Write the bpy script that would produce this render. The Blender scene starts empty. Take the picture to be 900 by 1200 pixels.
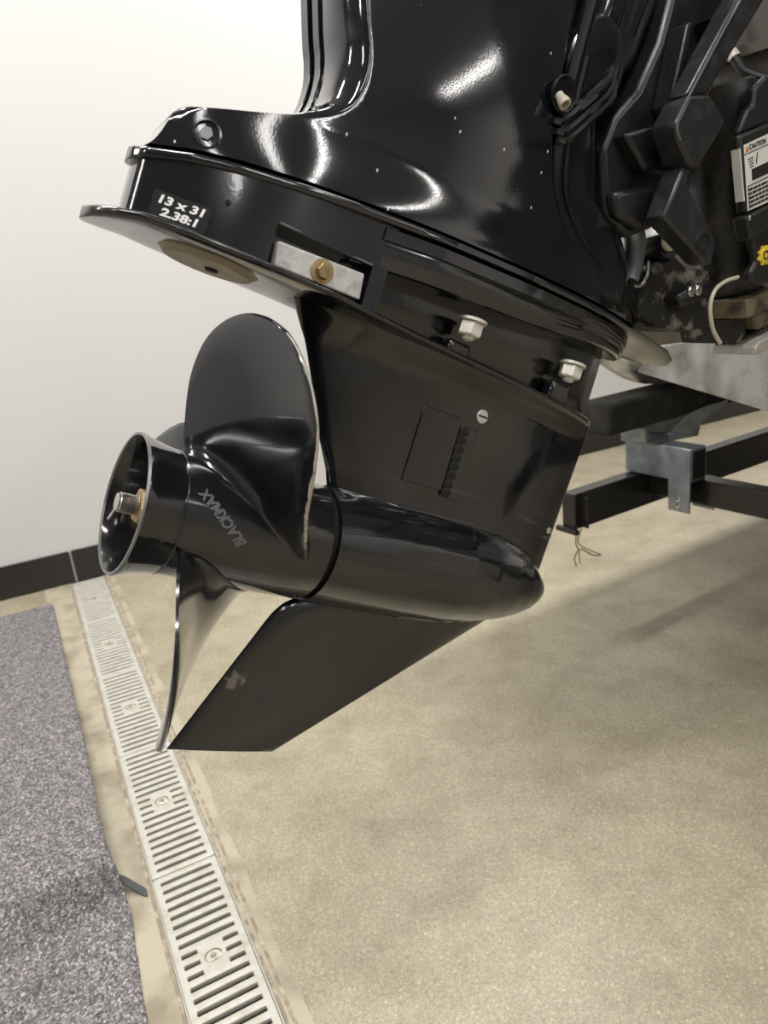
import bpy, bmesh, math, random
from mathutils import Vector, Matrix, noise
R = math.radians
random.seed(4)
sc = bpy.context.scene
COL = sc.collection

# ------------------------------------------------------------------ camera
H = 1.136                                   # eye height of the photographer
TH, RO = R(17.5), R(6.4)
fw = Vector((0, math.cos(TH), -math.sin(TH)))
r0 = Vector((1, 0, 0)); u0 = Vector((0, math.sin(TH), math.cos(TH)))
rt = math.cos(RO)*r0 - math.sin(RO)*u0
up = math.sin(RO)*r0 + math.cos(RO)*u0
cam = bpy.data.cameras.new('camera'); co = bpy.data.objects.new('camera', cam); COL.objects.link(co)
co.matrix_world = Matrix(((rt.x, up.x, -fw.x, 0), (rt.y, up.y, -fw.y, 0), (rt.z, up.z, -fw.z, H), (0, 0, 0, 1)))
cam.sensor_fit = 'VERTICAL'; cam.sensor_height = 36; cam.lens = 26.01
cam.clip_start = .02; cam.clip_end = 60
cam.dof.use_dof = True; cam.dof.focus_distance = .78; cam.dof.aperture_fstop = 9
sc.camera = co

# ------------------------------------------------------------------ world, lamps, exposure
w = bpy.data.worlds.new('showroom'); sc.world = w; w.use_nodes = True
w.node_tree.nodes['Background'].inputs[0].default_value = (1, .97, .93, 1)
w.node_tree.nodes['Background'].inputs[1].default_value = .1
sc.view_settings.view_transform = 'Standard'; sc.view_settings.look = 'None'
sc.view_settings.gamma = 1; sc.view_settings.exposure = 0.0; sc.view_settings.use_curve_mapping = False

DN = Vector((.9076, .42, 0)); DU = Vector((-.42, .9076, 0))       # across / along the floor drain
def D(t, u, z): return DN*t + DU*u + Vector((0, 0, z))
BH = Vector((math.cos(R(30)), math.sin(R(30)), 0)); BL = Vector((-.5, math.cos(R(30)), 0))   # boat heading / port
BO = Vector((-.2211, .6136, 0))
def B(x, l, z): return BO + BH*x + BL*l + Vector((0, 0, z))

def lamp(name, loc, sx, sy, watt, rotz, col=(1, .975, .945)):
    l = bpy.data.lights.new(name, 'AREA'); l.shape = 'RECTANGLE'; l.size = sx; l.size_y = sy; l.energy = watt; l.color = col
    o = bpy.data.objects.new(name, l); COL.objects.link(o); o.location = loc; o.rotation_euler = (0, 0, rotz); return o
CZ = 4.2
LAMPS = [  # (boat x, boat lateral, length, width, watts): strip lamps hung in rows along the showroom ceiling
    (-3.4, 1.2, 1.5, .2, 80), (-.6, 1.3, 1.5, .2, 130), (2.4, 1.4, 1.5, .2, 190), (5.3, 1.4, 1.5, .2, 70),
    (-3.4, -1.4, 1.5, .2, 60), (-.6, -1.4, 1.5, .2, 112), (2.4, -1.4, 1.5, .2, 25), (5.3, -1.4, 1.5, .2, 30),
    (-.5, -4.2, 2.6, .2, 25), (1.0, -4.2, 2.6, .2, 25), (2.4, -4.2, 2.6, .2, 35), (5.3, -4.2, 2.6, .2, 100), (-.5, -7, 2.6, .2, 30), (1.0, -7, 2.6, .2, 40), (2.4, -7, 2.6, .2, 60), (5.3, -7, 2.6, .2, 60), (3.0, -9.2, 2.6, .2, 70)]
for i, (x, l, a, b, wt) in enumerate(LAMPS):
    lamp('strip_lamp', B(x, l, CZ), a, b, wt*.8, R(30 if l > -3 else 120))

# ------------------------------------------------------------------ helpers
def tag(o, label=None, cat=None, group=None, kind=None):
    for k, v in (('label', label), ('category', cat), ('group', group), ('kind', kind)):
        if v: o[k] = v
    return o
def finish(me, mat, smooth, angle):
    if mat: me.materials.append(mat)
    if smooth:
        me.shade_smooth()
        me.set_sharp_from_angle(angle=R(angle))
def obj(name, verts, faces, mat, parent=None, smooth=True, angle=35, bevel=0, seg=2):
    me = bpy.data.meshes.new(name); me.from_pydata([tuple(v) for v in verts], [], faces)
    bm = bmesh.new(); bm.from_mesh(me)
    bmesh.ops.remove_doubles(bm, verts=bm.verts, dist=1e-5)
    bmesh.ops.recalc_face_normals(bm, faces=bm.faces)
    bm.to_mesh(me); bm.free(); me.validate(); me.update()
    finish(me, mat, smooth, angle)
    o = bpy.data.objects.new(name, me); COL.objects.link(o)
    if parent: o.parent = parent
    if bevel:
        m = o.modifiers.new('bevel', 'BEVEL'); m.width = bevel; m.segments = seg; m.limit_method = 'ANGLE'; m.angle_limit = R(30)
    return o
def empty(name, loc=(0, 0, 0), mw=None):
    o = bpy.data.objects.new(name, None); COL.objects.link(o); o.empty_display_size = .05
    if mw: o.matrix_world = mw
    else: o.location = loc
    return o
def two(A, Bg):
    """closed skin between two grids of the same size"""
    nv, nu = len(A), len(A[0]); v = [p for r_ in A for p in r_] + [p for r_ in Bg for p in r_]; k = nv*nu; f = []
    for j in range(nv-1):
        for i in range(nu-1):
            a = j*nu+i; f.append((a, a+1, a+1+nu, a+nu)); f.append((k+a, k+a+nu, k+a+1+nu, k+a+1))
    ring = [i for i in range(nu)] + [j*nu+nu-1 for j in range(1, nv)] + [(nv-1)*nu+i for i in range(nu-2, -1, -1)] + [j*nu for j in range(nv-2, 0, -1)]
    for a, b in zip(ring, ring[1:]+ring[:1]): f.append((a, k+a, k+b, b))
    return v, f
def prism(poly, y0, y1, axis=1):
    """polygon in (x,z) pushed from y0 to y1 (axis=1), or in (x,y) from z0 to z1 (axis=2), or in (y,z) from x0 to x1 (axis=0)"""
    n = len(poly)
    def P(a, b, c): return (a, c, b) if axis == 1 else ((a, b, c) if axis == 2 else (c, a, b))
    v = [P(a, b, y0) for a, b in poly] + [P(a, b, y1) for a, b in poly]
    f = [tuple(range(n))[::-1], tuple(range(n, 2*n))] + [(i, (i+1) % n, n+(i+1) % n, n+i) for i in range(n)]
    return v, f
def box(x0, x1, y0, y1, z0, z1): return prism([(x0, y0), (x1, y0), (x1, y1), (x0, y1)], z0, z1, 2)
def revolve(prof, n=48, axis=Vector((1, 0, 0)), org=Vector((0, 0, 0)), close=False):
    """profile of (along, radius) turned about axis"""
    ax = axis.normalized(); t = Vector((0, 0, 1)) if abs(ax.z) < .9 else Vector((0, 1, 0))
    e = ax.cross(t).normalized(); g = ax.cross(e); v = []; f = []; m = len(prof)
    for a, r_ in prof:
        for k in range(n):
            q = 2*math.pi*k/n; v.append(org + ax*a + (e*math.cos(q) + g*math.sin(q))*r_)
    for j in range(m-1 if not close else m):
        for k in range(n):
            j2 = (j+1) % m; f.append((j*n+k, j*n+(k+1) % n, j2*n+(k+1) % n, j2*n+k))
    if not close:
        f.append(tuple(range(n))[::-1]); f.append(tuple((m-1)*n+k for k in range(n)))
    return v, f
def hexnut(c, ax, r_, h, n=6): return revolve([(0, r_*.9), (h*.12, r_), (h*.88, r_), (h, r_*.9)], n, Vector(ax), Vector(c))
def spl(P, m=8):
    out = []
    for i in range(len(P)-1):
        p0 = Vector(P[max(i-1, 0)]); p1 = Vector(P[i]); p2 = Vector(P[i+1]); p3 = Vector(P[min(i+2, len(P)-1)])
        for k in range(m):
            t = k/m; out.append(.5*((2*p1)+(p2-p0)*t+(2*p0-5*p1+4*p2-p3)*t*t+(3*p1-p0-3*p2+p3)*t**3))
    out.append(Vector(P[-1])); return out
def tube(P, r_, n=10, m=8):
    P = spl([Vector(p) for p in P], m) if m > 1 else [Vector(p) for p in P]; v = []; f = []; ref = None
    for i, p in enumerate(P):
        d = (P[min(i+1, len(P)-1)] - P[max(i-1, 0)]).normalized()
        if ref is None: ref = d.orthogonal().normalized()
        ref = (ref - d*ref.dot(d)).normalized(); g = d.cross(ref)
        rr = r_(i/(len(P)-1)) if callable(r_) else r_
        for k in range(n):
            q = 2*math.pi*k/n; v.append(p + (ref*math.cos(q) + g*math.sin(q))*rr)
    for i in range(len(P)-1):
        for k in range(n): f.append((i*n+k, i*n+(k+1) % n, (i+1)*n+(k+1) % n, (i+1)*n+k))
    f.append(tuple(range(n))[::-1]); f.append(tuple((len(P)-1)*n+k for k in range(n)))
    return v, f
def lerp(T, x):
    if x <= T[0][0]: return T[0][1]
    for (a, b), (c, d) in zip(T, T[1:]):
        if x <= c: return b + (d-b)*(x-a)/(c-a)
    return T[-1][1]
def sm(a, b, x):
    t = min(max((x-a)/(b-a), 0), 1); return t*t*(3-2*t)

# ------------------------------------------------------------------ materials
def mat(name, col, rough=.5, metal=0, coat=0, coat_r=.03, bump=None, vary=None, spec=.5, rvary=None, gen=True):
    m = bpy.data.materials.new(name); m.use_nodes = True; nt = m.node_tree; b = nt.nodes['Principled BSDF']
    b.inputs['Base Color'].default_value = (*col, 1); b.inputs['Roughness'].default_value = rough; b.inputs['Metallic'].default_value = metal
    b.inputs['Coat Weight'].default_value = coat; b.inputs['Coat Roughness'].default_value = coat_r; b.inputs['Specular IOR Level'].default_value = spec
    tc = nt.nodes.new('ShaderNodeTexCoord')
    def nz(scale, detail=3, ro=.55):
        n = nt.nodes.new('ShaderNodeTexNoise'); n.inputs['Scale'].default_value = scale; n.inputs['Detail'].default_value = detail; n.inputs['Roughness'].default_value = ro
        nt.links.new(tc.outputs['Object'], n.inputs['Vector']); return n
    if vary:                                     # (scale, colour b, lo, hi)
        n = nz(vary[0], 5); rp = nt.nodes.new('ShaderNodeValToRGB'); rp.color_ramp.elements[0].position = vary[2]; rp.color_ramp.elements[1].position = vary[3]
        rp.color_ramp.elements[0].color = (*col, 1); rp.color_ramp.elements[1].color = (*vary[1], 1)
        nt.links.new(n.outputs['Fac'], rp.inputs[0]); nt.links.new(rp.outputs[0], b.inputs['Base Color'])
    if rvary:                                    # (scale, r0, r1)
        n = nz(rvary[0], 4); mr = nt.nodes.new('ShaderNodeMapRange'); mr.inputs[1].default_value = .35; mr.inputs[2].default_value = .7
        mr.inputs[3].default_value = rvary[1]; mr.inputs[4].default_value = rvary[2]
        nt.links.new(n.outputs['Fac'], mr.inputs[0]); nt.links.new(mr.outputs[0], b.inputs['Roughness'])
    if bump:                                     # (scale, strength, distance)
        n = nz(bump[0], 2); bp = nt.nodes.new('ShaderNodeBump'); bp.inputs['Strength'].default_value = bump[1]; bp.inputs['Distance'].default_value = bump[2]
        nt.links.new(n.outputs['Fac'], bp.inputs['Height']); nt.links.new(bp.outputs[0], b.inputs['Normal'])
        if coat: nt.links.new(bp.outputs[0], b.inputs['Coat Normal'])
    return m
def N(m, t): return m.node_tree.nodes.new(t)
def LK(m, a, b): m.node_tree.links.new(a, b)

PAINT = mat('navy_black_paint', (.0045, .005, .0085), .14, 0, .8, .04, bump=(420, .035, .0006), vary=(14, (.007, .007, .010), .4, .7))
PAINT2 = mat('worn_black_paint', (.006, .0062, .008), .16, 0, .6, .08, bump=(350, .04, .0006), rvary=(18, .1, .26))
SATIN = mat('satin_black', (.010, .010, .012), .33, 0, 0, bump=(300, .08, .0006), rvary=(30, .25, .45))
SCUFF = mat('scuffed_black', (.020, .020, .022), .3, vary=(60, (.045, .045, .048), .5, .75), bump=(260, .15, .0008))
RUBBER = mat('black_rubber', (.004, .004, .005), .38, spec=.25, bump=(200, .05, .0005))
DARK = mat('hollow_black', (.003, .003, .003), .8)
STEEL = mat('stainless', (.62, .60, .56), .25, 1, rvary=(60, .18, .4))
ZINC = mat('zinc_anode', (.62, .62, .62), .5, .75, vary=(55, (.30, .29, .27), .5, .75), bump=(160, .5, .001))
BRASS = mat('dull_brass', (.42, .31, .16), .45, .8, vary=(60, (.22, .16, .09), .45, .7))
NUTW = mat('white_plated_nut', (.68, .66, .60), .42, .35, vary=(80, (.45, .42, .36), .5, .75))
TRIM = mat('trim_tab_alloy', (.34, .29, .21), .55, .3, vary=(30, (.22, .19, .14), .4, .7), bump=(120, .2, .001))
WHITE = mat('white_print', (.82, .82, .80), .5)
DECALB = mat('decal_black', (.012, .012, .014), .3)
GREYP = mat('grey_print_and_glint', (.11, .11, .115), .45)  # lettering grey, also the colour of the painted edge highlights
GREYR = mat('rubbed_grey', (.22, .22, .22), .35, .6)
NOZ = mat('ivory_plastic', (.50, .46, .37), .45)
ALU = mat('mill_aluminium', (.55, .555, .56), .34, .8, vary=(11, (.27, .255, .23), .45, .66), rvary=(14, .22, .5), bump=(60, .12, .001))
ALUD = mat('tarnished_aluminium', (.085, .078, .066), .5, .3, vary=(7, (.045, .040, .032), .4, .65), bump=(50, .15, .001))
GALV = mat('galvanised_steel', (.30, .33, .36), .42, .65, vary=(25, (.22, .245, .275), .42, .62))
BEAM = mat('trailer_black_paint', (.012, .011, .010), .24, bump=(120, .1, .001), vary=(16, (.03, .025, .02), .52, .8))
BUNKM = mat('bunk_carpet_black', (.016, .015, .014), .95, bump=(500, .8, .003), vary=(20, (.05, .046, .04), .5, .8))
CORR = mat('corroded_bracket', (.02, .019, .018), .6, .3, vary=(42, (.26, .24, .20), .53, .66), bump=(90, .7, .003))
CORRB = mat('corroded_bronze', (.20, .165, .11), .65, .4, vary=(45, (.07, .06, .045), .45, .62), bump=(110, .7, .002))
TARN = mat('brown_stained_aluminium', (.13, .11, .08), .4, .6, vary=(12, (.06, .05, .035), .45, .65))
TUBEM = mat('dusty_black_tube', (.016, .016, .017), .42, vary=(26, (.085, .076, .062), .48, .72), bump=(80, .3, .001))
GREYBAR = mat('dull_grey_bar', (.42, .40, .35), .5, .4, vary=(30, (.28, .26, .22), .45, .7))
OLIVE = mat('olive_wire', (.16, .14, .05), .5)
YELLOW = mat('yellow_emblem', (.75, .55, .04), .45)
ORANGE = mat('warning_orange', (.7, .2, .03), .5)
PAPER = mat('label_white', (.72, .71, .66), .5)
INK = mat('label_ink', (.02, .015, .015), .5)
PLAST = mat('matte_black_plastic', (.012, .012, .012), .5, bump=(200, .15, .001))

# blade paint: black, worn to bare metal where the 'wear' attribute says so
BLADE = mat('propeller_paint', (.006, .0065, .009), .15, 0, .7, .07, bump=(260, .04, .0006), rvary=(22, .12, .26))
b = BLADE.node_tree.nodes['Principled BSDF']
at = N(BLADE, 'ShaderNodeAttribute'); at.attribute_name = 'wear'
tc = N(BLADE, 'ShaderNodeTexCoord'); nz = N(BLADE, 'ShaderNodeTexNoise'); nz.inputs['Scale'].default_value = 90; nz.inputs['Detail'].default_value = 5
mp = N(BLADE, 'ShaderNodeMapping'); mp.inputs['Scale'].default_value = (1, 1, .35); LK(BLADE, tc.outputs['Object'], mp.inputs[0]); LK(BLADE, mp.outputs[0], nz.inputs['Vector'])
ad = N(BLADE, 'ShaderNodeMath'); ad.operation = 'ADD'; LK(BLADE, at.outputs['Fac'], ad.inputs[0]); LK(BLADE, nz.outputs['Fac'], ad.inputs[1])
gt = N(BLADE, 'ShaderNodeMapRange'); gt.inputs[1].default_value = 1.02; gt.inputs[2].default_value = 1.12; LK(BLADE, ad.outputs[0], gt.inputs[0])
mx = N(BLADE, 'ShaderNodeMix'); mx.data_type = 'RGBA'; mx.inputs['A'].default_value = (.006, .0065, .009, 1); mx.inputs['B'].default_value = (.42, .39, .34, 1)
LK(BLADE, gt.outputs[0], mx.inputs['Factor']); LK(BLADE, mx.outputs['Result'], b.inputs['Base Color'])
inv = N(BLADE, 'ShaderNodeMath'); inv.operation = 'MULTIPLY_ADD'; inv.inputs[1].default_value = -.7; inv.inputs[2].default_value = .7
LK(BLADE, gt.outputs[0], inv.inputs[0]); LK(BLADE, inv.outputs[0], b.inputs['Coat Weight'])

# concrete: ground and polished, small pale aggregate, stains
CONC = mat('ground_concrete', (.36, .31, .235), .42, spec=.4)
nt = CONC.node_tree; b = nt.nodes['Principled BSDF']; tc = nt.nodes.new('ShaderNodeTexCoord')
def cn(scale, det=4, ro=.6):
    n = nt.nodes.new('ShaderNodeTexNoise'); n.inputs['Scale'].default_value = scale; n.inputs['Detail'].default_value = det; n.inputs['Roughness'].default_value = ro
    nt.links.new(tc.outputs['Object'], n.inputs['Vector']); return n
def ramp(src, pts):
    rp = nt.nodes.new('ShaderNodeValToRGB'); e = rp.color_ramp.elements
    e[0].position, e[0].color = pts[0][0], (*pts[0][1], 1); e[1].position, e[1].color = pts[1][0], (*pts[1][1], 1)
    for p, c in pts[2:]: q = e.new(p); q.color = (*c, 1)
    nt.links.new(src, rp.inputs[0]); return rp
big = ramp(cn(2.2, 6).outputs['Fac'], [(.3, (.295, .262, .184)), (.7, (.412, .371, .268))])
vor = nt.nodes.new('ShaderNodeTexVoronoi'); vor.inputs['Scale'].default_value = 380; nt.links.new(tc.outputs['Object'], vor.inputs['Vector'])
sp = ramp(vor.outputs['Color'], [(.55, (.86, .86, .86)), (.98, (1.5, 1.5, 1.48)), (.2, (.72, .72, .74)), (.85, (1.05, 1.04, 1.02))])
fine = ramp(cn(120, 3).outputs['Fac'], [(.3, (.84, .84, .84)), (.7, (1.12, 1.12, 1.12))])
def mul(a, c, f=1.0):
    m_ = nt.nodes.new('ShaderNodeMix'); m_.data_type = 'RGBA'; m_.blend_type = 'MULTIPLY'; m_.inputs['Factor'].default_value = f
    nt.links.new(a, m_.inputs['A']); nt.links.new(c, m_.inputs['B']); return m_.outputs['Result']
cc = mul(mul(big.outputs[0], sp.outputs[0]), fine.outputs[0])
dirt = ramp(cn(7, 6, .7).outputs['Fac'], [(.44, (1, 1, 1)), (.68, (.70, .67, .62))])
nt.links.new(mul(cc, dirt.outputs[0], .7), b.inputs['Base Color'])
bp = nt.nodes.new('ShaderNodeBump'); bp.inputs['Strength'].default_value = .12; bp.inputs['Distance'].default_value = .002
nt.links.new(cn(180, 2).outputs['Fac'], bp.inputs['Height']); nt.links.new(bp.outputs[0], b.inputs['Normal'])
STRIP = mat('patched_concrete', (.35, .315, .235), .6, vary=(9, (.21, .18, .125), .45, .68), bump=(70, .4, .003))
GRATE = mat('grate_galvanised', (.46, .445, .40), .5, .2, vary=(26, (.36, .33, .265), .45, .75), bump=(170, .2, .001))
CHAN = mat('shade_dark_channel', (.03, .026, .02), .6)  # near-black colour stands in for the shade under the grate
LOCKM = mat('brown_lock_bolt', (.40, .35, .27), .35, .7)
SEAMM = mat('grimy_seam', (.21, .175, .12), .8, vary=(40, (.40, .35, .27), .45, .65), bump=(80, .6, .003))
WALL = mat('white_wall_paint', (.58, .572, .565), .6, bump=(40, .04, .002))
BASE = mat('black_cove_base', (.018, .016, .016), .4)
BASEJ = mat('cove_base_joint', (.30, .29, .28), .6)
CEIL = mat('white_ceiling', (.40, .40, .40), .9)
FARW = mat('showroom_wall', (.38, .38, .40), .8)
RIGHTW = mat('white_side_wall', (.78, .76, .73), .7)

# carpet: grey loop pile
CARPET = mat('grey_loop_carpet', (.2, .19, .2), .95, spec=.1)
nt = CARPET.node_tree; b = nt.nodes['Principled BSDF']; tc = nt.nodes.new('ShaderNodeTexCoord')
vor = nt.nodes.new('ShaderNodeTexVoronoi'); vor.inputs['Scale'].default_value = 285; nt.links.new(tc.outputs['Object'], vor.inputs['Vector'])
sp = ramp(vor.outputs['Color'], [(.15, (.075, .068, .070)), (.92, (.42, .395, .395)), (.5, (.155, .144, .147)), (.7, (.22, .206, .208))])
fine = ramp(cn(60, 4).outputs['Fac'], [(.3, (.75, .75, .75)), (.7, (1.25, 1.25, 1.25))])
nt.links.new(mul(sp.outputs[0], fine.outputs[0]), b.inputs['Base Color'])
bp = nt.nodes.new('ShaderNodeBump'); bp.inputs['Strength'].default_value = .7; bp.inputs['Distance'].default_value = .003; bp.invert = True
nt.links.new(vor.outputs['Distance'], bp.inputs['Height']); nt.links.new(bp.outputs[0], b.inputs['Normal'])

# ------------------------------------------------------------------ room
def structure(name, v, f, m, **k): return tag(obj(name, v, f, m, **k), kind='structure')
G0, G1 = .011, .151                                      # drain trench edges across (t)
def quad_slab(t0, t1, u0_, u1_, z0, z1):
    p = [D(t0, u0_, 0), D(t1, u0_, 0), D(t1, u1_, 0), D(t0, u1_, 0)]
    return [q + Vector((0, 0, z0)) for q in p] + [q + Vector((0, 0, z1)) for q in p], [(3, 2, 1, 0), (4, 5, 6, 7), (0, 1, 5, 4), (1, 2, 6, 5), (2, 3, 7, 6), (3, 0, 4, 7)]
def join(*L):
    v = []; f = []
    for a, b_ in L: k = len(v); v += list(a); f += [tuple(i+k for i in q) for q in b_]
    return v, f
UW = 3.385                                               # back wall plane
# floor: one sheet with the trench let into it
Pf = [D(-5, -9, 0), D(G0, -9, 0), D(G0, -9, -.09), D(G1, -9, -.09), D(G1, -9, 0), D(7.5, -9, 0)]
vf = Pf + [p + DU*(UW+9) for p in Pf]
structure('floor', vf, [(i, i+1, i+7, i+6) for i in range(5)], CONC, smooth=False)
structure('wall_back', *quad_slab(-5, 7.5, UW, UW+.12, -.1, CZ+.3), WALL, smooth=False)
structure('wall_left', *quad_slab(-5.12, -5, -9, UW, -.1, CZ+.3), FARW, smooth=False)
structure('wall_right', *quad_slab(7.5, 7.62, -9, UW, -.1, CZ+.3), RIGHTW, smooth=False)
structure('wall_front', *quad_slab(-5, 7.5, -9.12, -9, -.1, CZ+.3), FARW, smooth=False)
structure('ceiling', *quad_slab(-5, 7.5, -9, UW, CZ+.06, CZ+.2), CEIL, smooth=False)
bb = empty('baseboard_back', D(0, UW, 0)); tag(bb, kind='structure')
SE = (-4.9, .036, 3.897, 7.45)
for k in range(3):
    v, f = quad_slab(SE[k]+.004, SE[k+1]-.004, UW-.009, UW-.0005, .001, .147)
    o = obj('cove_strip', v, f, BASE, smooth=False, bevel=.003); o.parent = bb; o.matrix_parent_inverse = Matrix.Translation(-bb.location)
for k in (1, 2):
    v, f = quad_slab(SE[k]-.004, SE[k]+.004, UW-.006, UW-.0005, .001, .14)
    o = obj('joint_strip', v, f, BASEJ, smooth=False); o.parent = bb; o.matrix_parent_inverse = Matrix.Translation(-bb.location)
# patched strips of concrete either side of the trench (thin skim, slightly proud)
def skim(name, t0, t1):
    n = 160; A = []; Bq = []
    for i in range(n+1):
        u_ = -1 + (UW-.01+1)*i/n; j = (noise.noise(Vector((u_*9, t1*40, 0)))*.006 + noise.noise(Vector((u_*40, t0*9, 3)))*.003)
        A.append([D(t0, u_, .0012), D(t1 + (j if t1 > .1 else 0), u_, .0012)]); Bq.append([D(t0, u_, -.01), D(t1 + j, u_, -.01)])
    return structure(name, *two(A, Bq), STRIP, smooth=False)
skim('trim_1', -.10, G0-.001); skim('trim_2', G1+.001, .19)

# ------------------------------------------------------------------ floor drain
drain = empty('floor_drain', D(.081, 2.1, -.05)); tag(drain, 'long slotted metal trench drain set in the concrete, running to the white wall', 'drain')
def to(o, p):
    o.parent = p; o.matrix_parent_inverse = Matrix.Translation(-p.location); return o
PT = .0253
def grate_mesh():
    ts = [-.0675, -.053, -.024, .024, .053, .0675]; us = [-.2485]; slots = {}
    for k in range(-9, 10):
        c = k*PT; us += [c-.0052, c+.0052]; slots[len(us)-2] = k
    us.append(.2485)
    v = [(t, u_, 0) for u_ in us for t in ts]; n = len(ts); f = []
    for j in range(len(us)-1):
        for i in range(n-1):
            if j in slots and 1 <= i <= 3 and not (abs(slots[j]) <= 1 and i == 2): continue
            f.append((j*n+i, j*n+i+1, (j+1)*n+i+1, (j+1)*n+i))
    return v, f
rotD = Matrix(((DN.x, DU.x, 0), (DN.y, DU.y, 0), (0, 0, 1))).to_4x4()
gm = None
for k in range(-1, 5):
    M_ = Matrix.Translation(D(.081, 1.125+.5*k, -.001)) @ rotD
    if gm is None:
        v, f = grate_mesh(); g = obj('grate', v, f, GRATE, smooth=True, angle=40)
        s = g.modifiers.new('solid', 'SOLIDIFY'); s.thickness = .012; s.offset = -1
        bv = g.modifiers.new('bev', 'BEVEL'); bv.width = .0022; bv.segments = 2; bv.limit_method = 'ANGLE'
        gm = g
        lk = obj('lock_bolt', *revolve([(-.006, .008), (-.004, .015), (.0008, .0165), (.0016, .0145), (-.001, .0125), (-.0015, .006), (.002, .0055), (.002, .002)], 24, Vector((0, 0, 1))), LOCKM, g)
        nub = [(-.006+.03*s_*1, 0, 0) for s_ in ()]
    else:
        g = gm.copy(); COL.objects.link(g); lk = lk.copy(); COL.objects.link(lk); lk.parent = g
    g.parent = drain; g.matrix_parent_inverse = Matrix.Translation(-drain.location); g.matrix_basis = M_
    lk.matrix_parent_inverse = Matrix.Identity(4); lk.scale = (1, .8, 1); lk.location = (0, 0, .0004)
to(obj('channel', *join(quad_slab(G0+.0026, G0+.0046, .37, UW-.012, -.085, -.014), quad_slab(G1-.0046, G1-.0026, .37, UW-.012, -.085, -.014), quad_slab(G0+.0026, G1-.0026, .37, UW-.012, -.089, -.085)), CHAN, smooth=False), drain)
for t0 in (G0+.0005, G1-.0025):
    to(obj('edge_rail', *quad_slab(t0, t0+.002, .37, UW-.012, -.05, .0025), GRATE, smooth=False), drain)
for t0 in (G0-.0075, G1+.0005, G1+.012):
    to(obj('grime_joint', *quad_slab(t0, t0+.006, .4, UW-.012, -.004, .0022), SEAMM, smooth=False), drain)

# ------------------------------------------------------------------ carpet runner with a raised, worn end
SU = 1.385                                               # where the ramp under the carpet ends
def ramp_top(u_): return .016 + .066*(1-sm(1.35, 3.1, u_))
def carpet():
    nu, nt_ = 230, 120; A = []; Bq = []
    for j in range(nu+1):
        u_ = .55 + (3.14-.55)*j/nu; ra = []; rb = []
        for i in range(nt_+1):
            s_ = i/nt_; ed = noise.noise(Vector((u_*55, 2, 0)))*.003 + noise.noise(Vector((u_*8, 5, 0)))*.003
            tr = lerp([(.55, -.056), (1.2, -.045), (1.30, -.036), (1.385, -.046), (1.45, -.054), (1.9, -.058), (3.14, -.076)], u_) + ed
            t = tr - .95*(1-s_); d_ = tr - t
            foot = SU-.050-.16*sm(.0, .5, d_)                # the cloth slopes down further on the far side
            k = sm(foot, SU+.01, u_)
            wr = .020*math.exp(-((u_ - (1.29-.19*sm(0, .42, d_)))/.020)**2)*sm(.03, .12, d_)*(1-.8*sm(.3, .6, d_))
            z = .010*(1-k) + ramp_top(max(u_, SU))*k + wr
            z += .010*math.exp(-((u_-1.345)/.03)**2)*math.exp(-d_/.05)
            z -= .005*math.exp(-d_/.006)
            z += noise.noise(Vector((t*190, u_*190, 0)))*.0009 + noise.noise(Vector((t*14, u_*14, 7)))*.0015
            ra.append(D(t, u_, z)); rb.append(D(t, u_, max(z-.010, .0005)))
        A.append(ra); Bq.append(rb)
    return two(A, Bq)
cp = obj('carpet_runner', *carpet(), CARPET, angle=80)
tag(cp, 'grey speckled loop carpet with ragged edge over a low ramp beside the drain', 'carpet')
A = [[D(-1.0, u_, 0) + Vector((0, 0, .0)), D(-.075, u_, 0)] for u_ in (1.42, 2.0, 2.6, 3.1)]
Bq = [[D(-1.0, u_, ramp_top(u_)-.014), D(-.075, u_, ramp_top(u_)-.014)] for u_ in (1.42, 2.0, 2.6, 3.1)]
obj('ramp_board', *two(A, Bq), PLAST, cp, smooth=False)
fl = [D(-.075, 1.405, .030), D(-.040, 1.385, .022), D(-.012, 1.352, .010), D(.000, 1.338, .004)]
A = [[p + DU*.012 + Vector((0, 0, .003)), p - DU*.010 - Vector((0, 0, .004))] for p in spl(fl, 5)]
Bq = [[p - Vector((0, 0, .0025)) for p in r_] for r_ in A]
obj('edge_flap', *two(A, Bq), PLAST, cp, label_='x') if False else obj('edge_flap', *two(A, Bq), PLAST, cp)

# ------------------------------------------------------------------ outboard motor (local frame: x forward along the propeller axis, y port, z up the drive shaft)
yaw, pit = R(30), R(26.5)
MX = Vector((math.cos(yaw)*math.cos(pit), math.sin(yaw)*math.cos(pit), -math.sin(pit)))
MY = Vector((-math.sin(yaw), math.cos(yaw), 0)); MZ = MX.cross(MY)
MO = Vector((-.22106, .61357, .97694))
MW = Matrix(((MX.x, MY.x, MZ.x, MO.x), (MX.y, MY.y, MZ.y, MO.y), (MX.z, MY.z, MZ.z, MO.z), (0, 0, 0, 1)))
motor = empty('outboard_motor', mw=MW)
tag(motor, 'glossy black outboard motor tilted up on the boat, with a three-blade propeller', 'motor')
def part(name, vf, m, parent=motor, label=None, **k):
    o = obj(name, vf[0], vf[1], m, parent, **k)
    if label: o['label'] = label
    return o

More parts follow.
